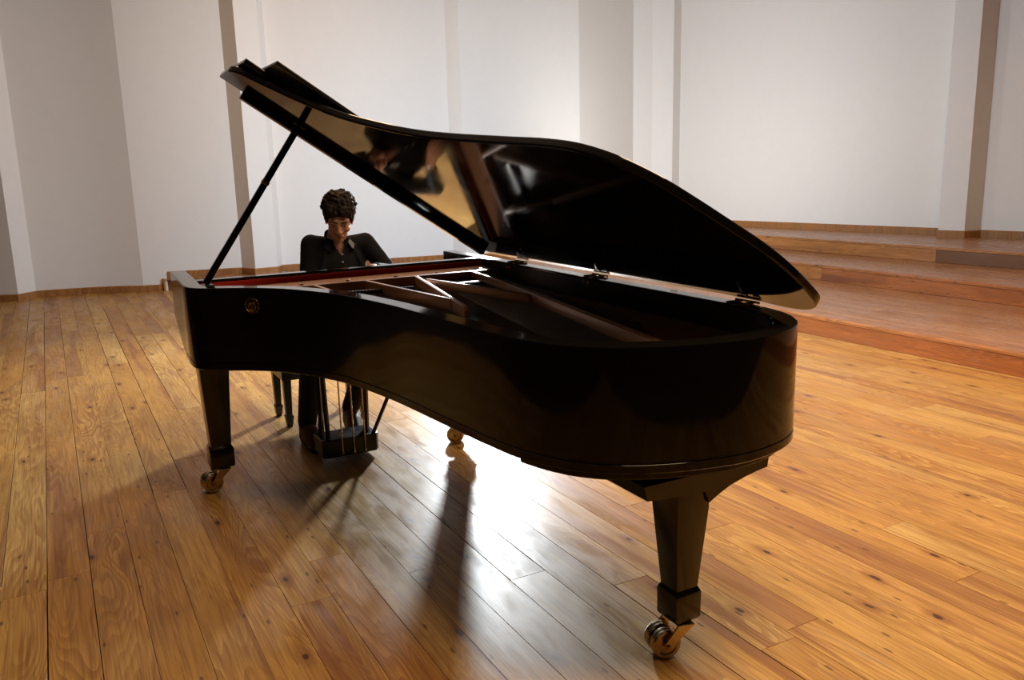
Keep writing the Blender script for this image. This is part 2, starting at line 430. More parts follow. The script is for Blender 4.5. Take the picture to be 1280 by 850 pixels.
# the same level runs on round the back wall behind the piano
BKL = [(.84, -7.20), (-.09, -7.015), (-.21, -6.765), (-.52, -6.785), (-.63, -6.955), (-2.97, -6.615), (-3.08, -6.405), (-3.60, -6.345), (-4.86, -6.185), (-5.45, -6.395)]
core = bmesh.new(); prism(core, [(-3.58, -4.42), (-3.53-.022, -4.4-.034), (.80, -7.215)]+BKL[1:]+[(-5.45, -4.4)], 0, T1-.024)
obj('step_core', core, m_gap, s1, smooth=0)
d = Vector((.84+3.53, -7.23+4.4)).normalized(); nn = Vector((d.y, -d.x))
quad_plank('riser_board', [(-3.53, -4.4), (.84, -7.23), (.84-nn.x*-.03, -7.23-nn.y*-.03), (-3.53+nn.x*.03, -4.4+nn.y*.03)], .002, T1-.022, m_riser, s1)
bm = bmesh.new(); box(bm, .843, .868, -7.255, -7.17, .002, T1, .002); obj('riser_board', bm, m_riser, s1)
xx = .82
while xx > -5.42:
    x2 = max(xx-.172, -5.44)
    yl = lambda x: -4.4-(x+3.53)*(2.83/4.37) if x > -3.53 else -4.4
    def yb(x):
        for a, c in zip(BKL, BKL[1:]):
            if c[0] <= x <= a[0]: return a[1]+(c[1]-a[1])*(x-a[0])/(c[0]-a[0])
        return -6.39
    if yl(x2)-yb(x2) > .05:
        quad_plank('tread_board', [(xx-.001, max(yl(xx), yb(xx)+.03)), (x2+.001, yl(x2)), (x2+.001, yb(x2)), (xx-.001, yb(xx))], T1-.022, T1, m_tread, s1, .002)
    xx = x2
s2 = build_step('middle wooden step, with a reddish front board between lowest and top step', T1, T2, -5.28, -6.33, -6.98, 5.0, [(-2.02, m_riser), (1.6, m_riser_red), (5, m_riser_red)], .165)
s3 = build_step('top wooden step against the right wall, yellow front board ending in grey-brown one', T2, T3, -6.42, -6.28, None, 5.0, [(-1.47, m_riser), (1.3, m_riser_grey), (5, m_riser)], .165, slant=-.085, yref=-1.42)

# ------------------------------------------------------------------ the grand piano
piano = thing('grand_piano', 'black concert grand piano with its lid propped open', 'piano', (.8, 1.3, 0))
RT = 1.0; RB = .637
raw = [(1.565, -.06), (1.572, .15), (1.580, .40), (1.586, .54), (1.578, .63), (1.545, .688), (1.49, .728), (1.383, .80), (1.280, .895), (1.208, 1.005), (1.143, 1.14), (1.092, 1.285), (1.056, 1.46),
       (1.028, 1.64), (1.006, 1.86), (.988, 2.06), (.970, 2.24), (.944, 2.40), (.897, 2.53), (.832, 2.622), (.75, 2.686), (.65, 2.733), (.547, 2.764), (.43, 2.783), (.318, 2.772),
       (.22, 2.742), (.14, 2.69), (.075, 2.61), (.03, 2.50), (.006, 2.34), (0, 2.15), (0, 1.7), (0, 1.2), (0, .8), (0, .45), (0, .2), (0, -.06)]
rim_path = catmull(raw, 5)
TH = .072
def zbot(p):
    return RB+.145*max(0, (.42-p.y)/.48)**1.5 if p.y < .42 else RB
def rim_prof(i, p):
    z = zbot(p); r = .004
    if p.y > .42: lo = [(.010, z), (.004, z+.003), (.0, z+.008), (.0, z+.030), (.004, z+.033), (.004, z+.036), (.0, z+.039)]
    else: lo = [(.010, z), (.004, z+.003), (.0, z+.008), (.0, z+.020), (.0, z+.026), (.0, z+.032), (.0, z+.039)]
    return lo+[(0, RT-r), (r*.3, RT-r*.3), (r, RT), (TH-r, RT), (TH-r*.3, RT-r*.3), (TH, RT-r), (TH, z)]
bm = bmesh.new(); sweep(bm, rim_path, rim_prof)
rim = obj('rim', bm, m_black, piano, smooth=18)
# inner lining of the rim above the plate
inner = offset_path(rim_path, TH+.0005)
ii = [i for i, p in enumerate(rim_path) if p.y > .45]
bm = bmesh.new(); sweep(bm, [inner[i] for i in ii], lambda i, p: [(0, .86), (.004, .86), (.003, .992), (0, .992)])
obj('inner_rim', bm, m_inner, piano)
# lower tail layers above the leg
def sub_outline(d, ymin):
    P = offset_path(rim_path, d); return [(p.x, p.y) for p in P if p.y > ymin]
bm = bmesh.new(); prism(bm, sub_outline(.035, 2.36), .610, RB+.012, bev=.006); obj('tail_block', bm, m_black, piano)
# underside
bm = bmesh.new(); prism(bm, sub_outline(TH*.6, .5), .845, .86); obj('soundboard', bm, m_sound, piano)
bm = bmesh.new(); prism(bm, [(p.x, p.y) for p in offset_path(rim_path, TH*.7) if p.y > .02][:], .64, .672) if False else box(bm, .05, 1.53, .03, .62, .66, .70, .004)
obj('key_bed', bm, m_black2, piano)
for (a, c) in (((.78, .60), (.08, 1.55)), ((.85, .60), (.90, 2.05)), ((.70, .60), (.45, 2.45))):
    bm = bmesh.new(); A, C_ = Vector((*a, 0)), Vector((*c, 0)); dd = (C_-A); 
    mt = Matrix.Translation((A+C_)/2) @ Matrix.Rotation(math.atan2(dd.y, dd.x), 4, 'Z'); h = dd.length/2
    box(bm, -h, h, -.045, .045, .70, .81, .006, mt); obj('beam', bm, m_sound, piano)

# plate, pin block, struts
path_in = offset_path(rim_path, TH+.004)
bm = bmesh.new()
pi_ = [i for i, p in enumerate(rim_path) if p.y > .66]
sweep(bm, [path_in[i] for i in pi_], lambda i, p: [(0, .892), (.0, .908), (.075, .905), (.10, .895), (.10, .885)])
plate = obj('iron_plate', bm, m_bronze, piano)
bm = bmesh.new(); prism(bm, [(.078, .44), (1.495, .44), (1.495, .655), (.078, .655)], .935, .961, bev=.003); obj('pin_block', bm, m_copper, piano)
bm = bmesh.new(); box(bm, .078, 1.46, .635, .662, .90, .966, .004); obj('front_ridge', bm, m_bronze, plate)
for x in (.16, .40, .62, .86, 1.08, 1.28):
    bm = bmesh.new(); lathe(bm, [(.011, 0), (.011, .004), (.007, .008), (0, .008)], 12, Matrix.Translation((x, .60, .961))); obj('plate_bolt', bm, m_brass_dk, plate)
bm = bmesh.new(); box(bm, .074, 1.50, .425, .4405, .960, .9868, .002); obj('felt_strip', bm, m_felt, piano)
bm = bmesh.new(); box(bm, .070, 1.51, .365, .425, .93, 1.0, .004); obj('stretcher', bm, m_black, piano)
def strut(a, c, zt=.966, zb=.905, wd=.020, nose=.06):
    bm = bmesh.new(); A, C_ = Vector((*a, 0)), Vector((*c, 0)); dd = C_-A; Ln = dd.length
    mt = Matrix.Translation(A) @ Matrix.Rotation(math.atan2(dd.y, dd.x), 4, 'Z')
    prof = [(0, zb), (Ln, zb), (Ln, zt-nose), (Ln-.012, zt-.006), (Ln-.03, zt), (0, zt)]
    t = bmesh.new()
    l = [t.verts.new((x, -wd/2, z)) for x, z in prof]; r = [t.verts.new((x, wd/2, z)) for x, z in prof]
    t.faces.new(l[::-1]); t.faces.new(r); n = len(prof)
    for i in range(n): t.faces.new((l[i], l[(i+1) % n], r[(i+1) % n], r[i]))
    bmesh.ops.recalc_face_normals(t, faces=t.faces[:])
    bmesh.ops.bevel(t, geom=t.edges[:], offset=.003, segments=2, affect='EDGES', profile=.5)
    bmesh.ops.transform(t, matrix=mt, verts=t.verts[:]); merge(bm, t)
    return obj('strut', bm, m_bronze, plate, smooth=50)
strut((1.035, .65), (1.02, .93), nose=.03)
strut((.79, .65), (.700, 1.44), zb=.895, nose=.02)
strut((.535, .65), (.735, 1.64), zb=.897, nose=.015)
strut((.535, .78), (.385, 1.52), nose=.04)
strut((.235, .65), (.30, 1.18), zb=.90, nose=.0); 
strut((.30, 1.175), (.545, 2.56), zb=.898, nose=.045, wd=.03)
# curved web under the second strut
bm = bmesh.new(); tube(bm, [(.80, .72, .90), (.80, .95, .905), (.79, 1.15, .905), (.76, 1.35, .90)], [.012, .014, .014, .008], 8); obj('web', bm, m_bronze, plate)
# bass side flange of the plate
bm = bmesh.new(); prism(bm, [(.10, .70), (.17, .70), (.36, 1.9), (.44, 2.60), (.30, 2.62), (.15, 2.3), (.10, 1.6)], .895, .905, bev=.003); obj('side_flange', bm, m_bronze, plate)
# strings: bass fan over, treble fan under
bm = bmesh.new()
def rim_y(x):
    best = .9
    for p in path_in:
        if abs(p.x-x) < .02: best = max(best, p.y)
    return best
def string(a, c, r):
    a, c = Vector(a), Vector(c); x, y = frame(c-a)
    q = [[bm.verts.new(e+(x*cos(t)+y*sin(t))*r) for t in (0, 2.094, 4.189)] for e in (a, c)]
    for j in range(3): bm.faces.new((q[0][j], q[0][(j+1) % 3], q[1][(j+1) % 3], q[1][j]))
for k in range(150):
    x = .47+k*(.95/149); xe = .12+(x-.42)*1.0+.22*(1-(k/149))
    ye = min(rim_y(max(.2, min(xe, 1.45)))-.13, 2.55)
    if ye > .8: string((x, .66, .928), (xe, ye, .914), .0009)
for k in range(56):
    x = .12+k*(.33/55); string((x, .66, .936), (x+.16+.10*(k/55), 2.10+.32*sin(pi*k/70), .924), .0016)
st = obj('strings', bm, m_steel, piano, smooth=0); st['kind'] = 'stuff'
bm = bmesh.new()
for k in range(62):
    x = .27+k*.0152
    yy = .80+.10*max(0, (1.0-x))
    if min(abs(x-v) for v in (.27, .535, .60, .76, 1.03)) > .022: box(bm, x-.0055, x+.0055, yy, yy+.03, .925, .946, .002)
dm = obj('dampers', bm, m_black2, piano, smooth=0); dm['kind'] = 'stuff'
bm = bmesh.new()
bx = [Vector(p) for p in catmull([(1.08, .86), (.99, 1.10), (.92, 1.4), (.885, 1.7), (.85, 2.0), (.78, 2.28), (.66, 2.44), (.52, 2.40)], 5)]
sweep(bm, bx, lambda i, p: [(-.014, .86), (.014, .86), (.010, .913), (-.010, .913)])
obj('bridge', bm, m_inner, piano)
# keyboard and fallboard (behind the stretcher)
bm = bmesh.new()
for k in range(52):
    x = .165+k*.0236; box(bm, x+.0005, x+.0231, -.03, .125, .712, .738, .0015)
kb = obj('white_keys', bm, m_ivory, piano, smooth=0); kb['kind'] = 'stuff'
bm = bmesh.new()
for k in range(51):
    if k % 7 in (0, 2, 3, 5, 6): x = .165+(k+1)*.0236; box(bm, x-.006, x+.006, .025, .123, .738, .750, .0015)
kb = obj('black_keys', bm, m_black2, piano, smooth=0); kb['kind'] = 'stuff'
bm = bmesh.new(); box(bm, .072, .165, -.045, .13, .70, .775, .004); box(bm, 1.395, 1.50, -.045, .13, .70, .775, .004); obj('key_block', bm, m_black, piano)
bm = bmesh.new(); box(bm, .072, 1.50, -.055, -.033, .655, .725, .003); obj('key_slip', bm, m_black, piano)
bm = bmesh.new(); box(bm, .072, 1.50, -.012, .012, 0, .20, .004, Matrix.Translation((0, .14, .735)) @ Matrix.Rotation(radians(-14), 4, 'X')); obj('fallboard', bm, m_black, piano)

# round brass emblem on the curved side: ring with a small lyre in relief
ex_, ey_ = 1.352, .822
tang = Vector((1.280-1.383, .895-.80, 0)).normalized(); nout = Vector((tang.y, -tang.x, 0)); 
if nout.x < 0: nout = -nout
E0 = Vector((1.352, .8285, .925))
rotE = Matrix((tang, Vector((0, 0, 1)), nout)).transposed().to_4x4(); ME = Matrix.Translation(E0) @ rotE
bm = bmesh.new(); lathe(bm, [(0, 0), (.034, 0), (.034, .004), (0, .004)], 28, ME); em = obj('emblem', bm, m_black2, rim)
bm = bmesh.new(); tube(bm, [ME @ Vector((.031*cos(t*2*pi/28), .031*sin(t*2*pi/28), .005)) for t in range(29)], .0028, 6)
for s in (-1, 1):
    tube(bm, [ME @ Vector(p) for p in ((s*.004, -.018, .006), (s*.015, -.012, .006), (s*.017, -.002, .006), (s*.010, .008, .006), (s*.014, .018, .006))], .0024, 6)
tube(bm, [ME @ Vector(p) for p in ((-.014, .011, .006), (.014, .011, .006))], .002, 6)
for s in (-1, 0, 1): tube(bm, [ME @ Vector((s*.005, -.016, .006)), ME @ Vector((s*.005, .011, .006))], .001, 5)
tube(bm, [ME @ Vector((-.010, -.021, .006)), ME @ Vector((.010, -.021, .006))], .003, 6)
obj('emblem_relief', bm, m_brass_dk, rim)

# ---- lid
LA = radians(33.6)
HZ = 1.012
Mlid = Matrix.Translation((-.003, 0, HZ)) @ Matrix.Rotation(-LA, 4, 'Y')
_lp = catmull([(1.597, .405), (1.600, .56), (1.596, .65), (1.562, .715), (1.49, .77), (1.40, .848), (1.30, .955), (1.20, 1.10), (1.105, 1.34), (1.05, 1.53), (1.012, 1.74), (.985, 1.94), (.963, 2.115), (.943, 2.275), (.913, 2.41), (.86, 2.508),
    (.796, 2.568), (.717, 2.615), (.613, 2.650), (.50, 2.680), (.388, 2.708), (.300, 2.714), (.205, 2.707), (.115, 2.690), (.052, 2.668), (.004, 2.620), (-.020, 2.555), (-.022, 2.47), (-.010, 2.38)], 5)
lid_plan = [(p.x, p.y) for p in _lp]+[(0, 2.2), (0, .405)]
def dedupe(P, e=.004):
    o = [P[0]]
    for q in P[1:]:
        if (Vector(q)-Vector(o[-1])).length > e: o.append(q)
    return o
lid_plan = dedupe(lid_plan)
bm = bmesh.new(); prism(bm, lid_plan, 0, .030, bev=.007, mtx=Mlid, seg=3); lid = obj('lid', bm, m_black, piano, smooth=14)
bm = bmesh.new(); box(bm, .06, 1.485, .409, .453, -.036, .001, .006, Mlid, 2); obj('lid_batten', bm, m_black, lid)
# front flap folded back on top, in two leaves
bm = bmesh.new(); box(bm, .01, 1.582, .408, .79, .034, .056, .004, Mlid, 2); flap = obj('front_flap', bm, m_black, lid)
bm = bmesh.new(); box(bm, .02, 1.50, .52, .975, .060, .078, .004, Mlid, 2); obj('front_flap_leaf', bm, m_black2, lid)
for y in (.74, 1.44, 2.33):
    bm = bmesh.new()
    box(bm, TH, TH+.004, y-.028, y+.028, .930, .985, .001)
    h = obj('hinge_plate', bm, m_brass, rim)
    bm = bmesh.new()
    for dy in (-.03, .03):
        box(bm, .004, .058, y+dy-.011, y+dy+.011, .9995, 1.0035, .001)
        tube(bm, [(.054, y+dy-.012, 1.002), (.020, y+dy+.012, 1.006), (.006, y+dy+.030, 1.008)], .003, 8)
    tube(bm, [(-.002, y-.055, 1.004), (-.002, y+.055, 1.004)], .005, 10)
    obj('lid_hinge', bm, m_brass, rim)
# small bumper pads / latch on the underside of the lid
for (u, y) in ((1.30, .50), (1.02, .47)):
    bm = bmesh.new(); lathe(bm, [(0, -.006), (.010, -.006), (.012, 0), (0, 0)], 12, Mlid @ Matrix.Translation((u, y, 0))); obj('lid_bumper', bm, m_black2, lid)
# prop stick
bm = bmesh.new(); A = Vector((1.487, .505, .992)); B = Mlid @ Vector((1.215, .50, .002)); dv = B-A
ax = frame(dv); 
mt = Matrix((Vector((0, 1, 0)), dv.normalized().cross(Vector((0, 1, 0))).normalized()*-1, dv.normalized())).transposed().to_4x4(); mt.translation = A
box(bm, -.010, .010, -.015, .015, 0, dv.length, .004, mt, 2)
prop = obj('lid_prop', bm, m_black, piano)
bm = bmesh.new(); box(bm, -.012, .012, -.017, .017, dv.length*.62, dv.length*.62+.02, .002, mt); obj('prop_joint', bm, m_brass_dk, prop)
bm = bmesh.new(); box(bm, 1.45, 1.51, .475, .535, .962, .990, .004); obj('prop_hinge', bm, m_black2, piano)
bm = bmesh.new(); box(bm, -.03, .03, -.03, .03, -.010, .001, .003, Mlid @ Matrix.Translation((1.215, .50, 0))); obj('prop_socket', bm, m_black2, lid)

# ---- legs and casters
def leg(cx, cy, ztop, half_top, half_bot, cangle, name='leg', ring=m_leg):
    bm = bmesh.new()
    def sect(z, h): return [(cx+a*h, cy+b*h, z) for a, b in ((-1, -1), (1, -1), (1, 1), (-1, 1))]
    cuff = half_bot*1.18
    prof = [(.118, cuff*.92), (.124, cuff), (.205, cuff*1.02), (.213, cuff*.95), (.222, half_bot), (ztop-.06, half_top), (ztop, half_top)]
    t = bmesh.new(); rs = [[t.verts.new(v) for v in sect(z, h)] for z, h in prof]
    for a, c in zip(rs, rs[1:]):
        for j in range(4): t.faces.new((a[j], a[(j+1) % 4], c[(j+1) % 4], c[j]))
    t.faces.new(rs[0][::-1]); t.faces.new(rs[-1])
    bmesh.ops.recalc_face_normals(t, faces=t.faces[:])
    ed = [e for e in t.edges if abs(e.verts[0].co.z-e.verts[1].co.z) > .004]
    bmesh.ops.bevel(t, geom=ed, offset=.004, segments=2, affect='EDGES', profile=.5)
    merge(bm, t); lg = obj(name, bm, ring, piano, smooth=30)
    # caster: swivel plate, horn fork, axle, two grooved wheels
    rad = .046
    F = Matrix.Translation((cx, cy, 0)) @ Matrix.Rotation(cangle, 4, 'Z')   # +x = trailing direction
    bm = bmesh.new(); lathe(bm, [(0, .119), (.032, .119), (.034, .113), (.026, .107), (.014, .104), (.014, .095), (0, .095)], 20, F)
    for s in (-1, 1):
        prof = [(-.030, .110), (.022, .110), (.062, .060), (.062, .036), (.044, .036), (.030, .056)]
        t = bmesh.new(); q = [[t.verts.new((x, s*.047+e, z)) for x, z in prof] for e in (-.0035, .0035)]
        t.faces.new(q[0][::-1]); t.faces.new(q[1])
        for i in range(6): t.faces.new((q[0][i], q[0][(i+1) % 6], q[1][(i+1) % 6], q[1][i]))
        bmesh.ops.recalc_face_normals(t, faces=t.faces[:]); bmesh.ops.transform(t, matrix=F, verts=t.verts[:]); merge(bm, t)
    box(bm, -.030, .024, -.05, .05, .104, .112, .002, F)
    cs = obj('caster_fork', bm, m_brass, lg)
    W = F @ Matrix.Translation((.053, 0, rad)) @ Matrix.Rotation(pi/2, 4, 'X')
    bm = bmesh.new(); lathe(bm, [(0, -.056), (.007, -.056), (.007, .056), (0, .056)], 12, W); obj('axle', bm, m_brass_dk, lg)
    for s in (-1, 1):
        bm = bmesh.new(); c0 = s*.021
        lathe(bm, [(.008, c0-.012), (.030, c0-.012), (.034, c0-.016), (rad-.003, c0-.017), (rad, c0-.011), (rad, c0-.003), (rad-.004, c0), (rad, c0+.003), (rad, c0+.011), (rad-.003, c0+.017), (.034, c0+.016), (.030, c0+.012), (.008, c0+.012)], 30, W)
        obj('caster_wheel', bm, m_brass, lg)
    return lg
leg(1.482, .43, RB+.004, .064, .046, radians(8))
leg(.20, .43, RB+.004, .064, .046, radians(-35))
leg(.515, 2.615, .536, .060, .040, radians(-14))
# carved bracket at the top of the tail leg
bm = bmesh.new()
prof = [(.700, .592), (.688, .548), (.60, .540), (.478, .533), (.462, .496), (.425, .515), (.38, .534), (.32, .549), (.27, .558), (.235, .562), (.230, .592)]
t = bmesh.new(); n = len(prof)
q = [[t.verts.new((x, y, z)) for x, z in prof] for y in (2.20, 2.682)]
t.faces.new(q[0][::-1]); t.faces.new(q[1])
for i in range(n): t.faces.new((q[0][i], q[0][(i+1) % n], q[1][(i+1) % n], q[1][i]))
merge(bm, t); obj('leg_bracket', bm, m_leg, piano, smooth=30)

# ---- pedal lyre
LX, LY = .825, .30
bm = bmesh.new(); prism(bm, [(LX-.150, LY-.10), (LX+.150, LY-.10), (LX+.150, LY+.055), (LX+.135, LY+.075), (LX-.135, LY+.075), (LX-.150, LY+.055)], .026, .122, bev=.006); lyre = obj('pedal_box', bm, m_black2, piano)
bm = bmesh.new(); box(bm, LX-.12, LX+.12, LY-.103, LY-.099, .05, .105, .001); obj('pedal_plate', bm, m_nickel, lyre)
for s in (-1, 1):
    bm = bmesh.new()
    for d in (0, .034): 
        tube(bm, [(LX+s*(.122-d*.5), LY-.015+(.03 if d else -.02), .118), (LX+s*.118, LY-.01+(.03 if d else -.02), .66)], [.013, .013], 4, xdir=(1, 0, 0))
    obj('lyre_post', bm, m_leg, lyre, smooth=20)
bm = bmesh.new(); box(bm, LX-.15, LX+.15, LY-.07, LY+.05, .635, .664, .004); obj('lyre_top', bm, m_black2, lyre)
for k, x in enumerate((LX+.052, LX-.010, LX-.070)):
    bm = bmesh.new(); tube(bm, [(x, LY+.082, .045), (x, LY+.075, .66)], .0042, 8); lathe(bm, [(0, 0), (.008, 0), (.008, .012), (0, .012)], 10, Matrix.Translation((x, LY+.082, .040)))
    obj('pedal_rod', bm, m_brass, lyre)
for k in (-1, 0, 1):
    bm = bmesh.new(); x = LX+k*.065
    tube(bm, [(x, LY-.09, .072), (x, LY-.16, .068), (x, LY-.235, .052), (x, LY-.262, .048)], [.010, .013, .021, .012], 10, flat=.35, xdir=(1, 0, 0)); obj('pedal', bm, m_brass, lyre)
for s, (bx_, by_) in ((-1, (LX-.245, LY+.50)), (1, (LX+.10, LY+.55))):
    bm = bmesh.new(); tube(bm, [(LX+s*.125, LY+.05, .110), (bx_, by_, .80)] if s < 0 else [(LX+.12, LY-.085, .110), (LX+.10, LY-.33+.30, .66)], .010, 8); obj('lyre_brace', bm, m_black2, lyre)

# ------------------------------------------------------------------ bench
bench = thing('piano_bench', 'blue-black piano bench with tapered legs under the pianist', 'bench', (.63, -.52, 0))
bm = bmesh.new(); box(bm, .465, .995, -.69, -.355, .425, .515, .02, seg=3); obj('seat_cushion', bm, m_leather, bench, smooth=50)
bm = bmesh.new(); box(bm, .47, .99, -.685, -.36, .284, .426, .004); obj('apron', bm, m_benchwood, bench)
for x in (.505, .96):
    for y in (-.655, -.390):
        bm = bmesh.new(); t = bmesh.new()
        pr = [(0, .014), (.02, .018), (.055, .022), (.066, .024), (.075, .017), (.395, .026)]
        rs = [[t.verts.new((x+a*h, y+b*h, z)) for a, b in ((-1, -1), (1, -1), (1, 1), (-1, 1))] for z, h in pr]
        for a, c in zip(rs, rs[1:]):
            for j in range(4): t.faces.new((a[j], a[(j+1) % 4], c[(j+1) % 4], c[j]))
        t.faces.new(rs[0][::-1]); t.faces.new(rs[-1]); merge(bm, t); obj('leg', bm, m_benchwood, bench, smooth=20)
for y in (-.69,):
    pass
bm = bmesh.new(); lathe(bm, [(0, 0), (.018, 0), (.02, .012), (.006, .016), (.006, .03), (0, .03)], 14, Matrix.Translation((.988, -.52, .42)) @ Matrix.Rotation(pi/2, 4, 'Y')); obj('height_knob', bm, m_brass_dk, bench)

# ------------------------------------------------------------------ pianist
person = thing('person', 'seated pianist in a black shirt looking down at the keys', 'person', (.62, -.5, 0))
HEAD = Matrix.Translation((.607, -.300, 1.205)) @ Matrix.Rotation(radians(-17), 4, 'Z') @ Matrix.Rotation(radians(-3), 4, 'Y') @ Matrix.Rotation(radians(-26), 4, 'X')
pel = Vector((.62, -.535, .605)); chest = Vector((.60, -.445, .93)); neck0 = Vector((.602, -.405, 1.075))
shL, shR = Vector((.425, -.405, 1.050)), Vector((.752, -.405, 1.058))
elL, elR = Vector((.316, -.310, .872)), Vector((.80, -.36, .80))
wrL, wrR = Vector((.492, -.105, .930)), Vector((.84, -.12, .80))
hipL, hipR = Vector((.53, -.52, .607)), Vector((.71, -.52, .607))
knL, knR = Vector((.50, -.085, .560)), Vector((.87, -.075, .555))
anL, anR = Vector((.655, -.155, .115)), Vector((.955, .010, .115))
def hand(bm, wr, direc, upv, side, curl, scale=1.0):
    """five fingers on a palm; direc = towards the finger tips, side=+1 thumb at +x of hand frame"""
    d = Vector(direc).normalized(); u = (Vector(upv)-d*Vector(upv).dot(d)).normalized(); x = d.cross(u)
    H = lambda a, b, c: wr+(x*a+d*b+u*c)*scale
    for a in (-.028, -.010, .010, .028): capsule(bm, H(a*.65, .012, 0), H(a, .085, .004), .0145, .0125, 10)
    for k, (a, l) in enumerate(((-.030, .060), (-.010, .075), (.011, .080), (.031, .072))):
        if side < 0: a = -a
        l1, l2, l3 = l*.45, l*.32, l*.25
        p = Vector((a, .088, .004)); ang = -curl*.35; pts = [p]
        for q, f in ((l1, .35), (l2, 1.0), (l3, 1.35)):
            an = -curl*f; p = p+Vector((a*.06, cos(an)*q, sin(an)*q)); pts.append(p)
        limb(bm, [H(*v) for v in pts], [.0098*scale, .009*scale, .0082*scale, .007*scale], 9)
    s = side
    limb(bm, [H(s*.022, .022, -.006), H(s*.050, .055, -.014), H(s*.058, .088, -.022), H(s*.054, .112, -.028)], [.014*scale, .0115*scale, .0105*scale, .008*scale], 9)
# body: one continuous skin surface
bm = bmesh.new()
ell = lambda c, r: ellipsoid(bm, c, r, HEAD)
ell((0, -.012, .045), (.074, .094, .082))          # cranium
ell((0, .018, -.005), (.066, .076, .085))          # face mass
ell((0, .028, -.072), (.050, .056, .046))          # jaw
ell((0, .072, -.097), (.020, .016, .016))          # chin
capsule(bm, (-.038, .078, .022), (.038, .078, .022), .013, .013, 10, HEAD)   # brow
for s in (-1, 1):
    ell((s*.040, .062, -.028), (.022, .022, .022))     # cheek
    ell((s*.072, -.008, -.012), (.008, .020, .032))    # ear
    ell((s*.079, -.014, .002), (.006, .016, .020))
    ell((s*.011, .094, -.040), (.009, .010, .008))     # nostril wing
capsule(bm, (0, .084, .010), (0, .106, -.032), .009, .0125, 10, HEAD)        # nose
capsule(bm, (-.019, .083, -.065), (.019, .083, -.065), .008, .008, 8, HEAD)  # upper lip
capsule(bm, (-.016, .081, -.076), (.016, .081, -.076), .008, .008, 8, HEAD)
limb(bm, [HEAD @ Vector((0, -.035, -.06)), neck0, chest], [.052, .058, .09])
ellipsoid(bm, chest+Vector((0, .0, .0)), (.155, .105, .17)); ellipsoid(bm, (chest+pel)/2, (.14, .10, .17)); ellipsoid(bm, pel, (.165, .125, .10))
for sh, el, wr, in ((shL, elL, wrL), (shR, elR, wrR)):
    capsule(bm, neck0-Vector((0, .0, .055)), sh, .05, .048); limb(bm, [sh, el, wr], [.046, .037, .024])
for h, k, a in ((hipL, knL, anL), (hipR, knR, anR)):
    limb(bm, [h, k, a], [.085, .056, .036]); capsule(bm, a, a+Vector((.01, .13, -.075)), .034, .026)
hand(bm, wrL, (.62, .72, -.28), (0, .25, 1), 1, .75)
hand(bm, wrR, (.0, .95, -.25), (0, .2, 1), -1, .8)
body = remeshed('body', bm, .0045, m_skin, person, 3, .5)
# face details
bm = bmesh.new()
for s in (-1, 1): ellipsoid(bm, (s*.031, .076, .002), (.0125, .011, .009), HEAD, 12, 8)
eyes = obj('eyes', bm, m_eye, body)
bm = bmesh.new()
for s in (-1, 1): ellipsoid(bm, (s*.031, .0835, -.003), (.0052, .0045, .0048), HEAD, 10, 8)
obj('irises', bm, m_iris, body)
bm = bmesh.new()
for s in (-1, 1):
    t = bmesh.new(); bmesh.ops.create_uvsphere(t, u_segments=14, v_segments=10, radius=1)
    bmesh.ops.delete(t, geom=[v for v in t.verts if v.co.z < -.25], context='VERTS')
    bmesh.ops.transform(t, matrix=HEAD @ Matrix.Translation((s*.031, .0768, .002)) @ Matrix.Diagonal((.0145, .0128, .0110, 1)), verts=t.verts[:]); merge(bm, t)
obj('eyelids', bm, m_skin, body)
bm = bmesh.new()
for s in (-1, 1):
    tube(bm, [HEAD @ Vector(p) for p in ((s*.012, .0925, .0195), (s*.026, .0925, .0265), (s*.040, .086, .027), (s*.054, .073, .018))], [.0050, .0070, .0062, .0025], 8, flat=.6)
obj('eyebrows', bm, m_hair, body)
bm = bmesh.new()
tube(bm, [HEAD @ Vector(p) for p in ((-.021, .0810, -.0735), (-.010, .0900, -.0675), (0, .0910, -.0685), (.010, .0900, -.0675), (.021, .0810, -.0735))], [.002, .0045, .0045, .0045, .002], 8)
tube(bm, [HEAD @ Vector(p) for p in ((-.018, .0815, -.074), (0, .0885, -.0775), (.018, .0815, -.074))], [.002, .0055, .002], 8)
obj('lips', bm, m_lip, body)
# hair: thick cap plus tousled locks
bm = bmesh.new()
ellipsoid(bm, (0, -.022, .058), (.088, .103, .088), HEAD, 20, 14)
ellipsoid(bm, (0, -.060, .005), (.078, .060, .075), HEAD)
for s in (-1, 1): ellipsoid(bm, (s*.066, .004, .030), (.022, .045, .052), HEAD)
ellipsoid(bm, (0, .052, .088), (.064, .034, .032), HEAD)
RH = random.Random(3)
for k in range(330):
    th = RH.uniform(0, 2*pi); ph = RH.uniform(-.35, pi/2)
    n = Vector((cos(th)*cos(ph), sin(th)*cos(ph), sin(ph)))
    if n.y > .45 and n.z < .32: continue
    base = Vector((0, -.022, .058))+Vector((n.x*.084, n.y*.099, n.z*.085))
    sw = Vector((RH.uniform(-1, 1), RH.uniform(-.3, 1), RH.uniform(-1, .4))); sw = (sw-n*sw.dot(n)).normalized()
    ln = RH.uniform(.018, .034)
    p1 = base+n*.006+sw*ln*.4; p2 = base+n*RH.uniform(.006, .013)+sw*ln
    limb(bm, [HEAD @ base, HEAD @ p1, HEAD @ p2], [.0085, .0075, .0032], 7)
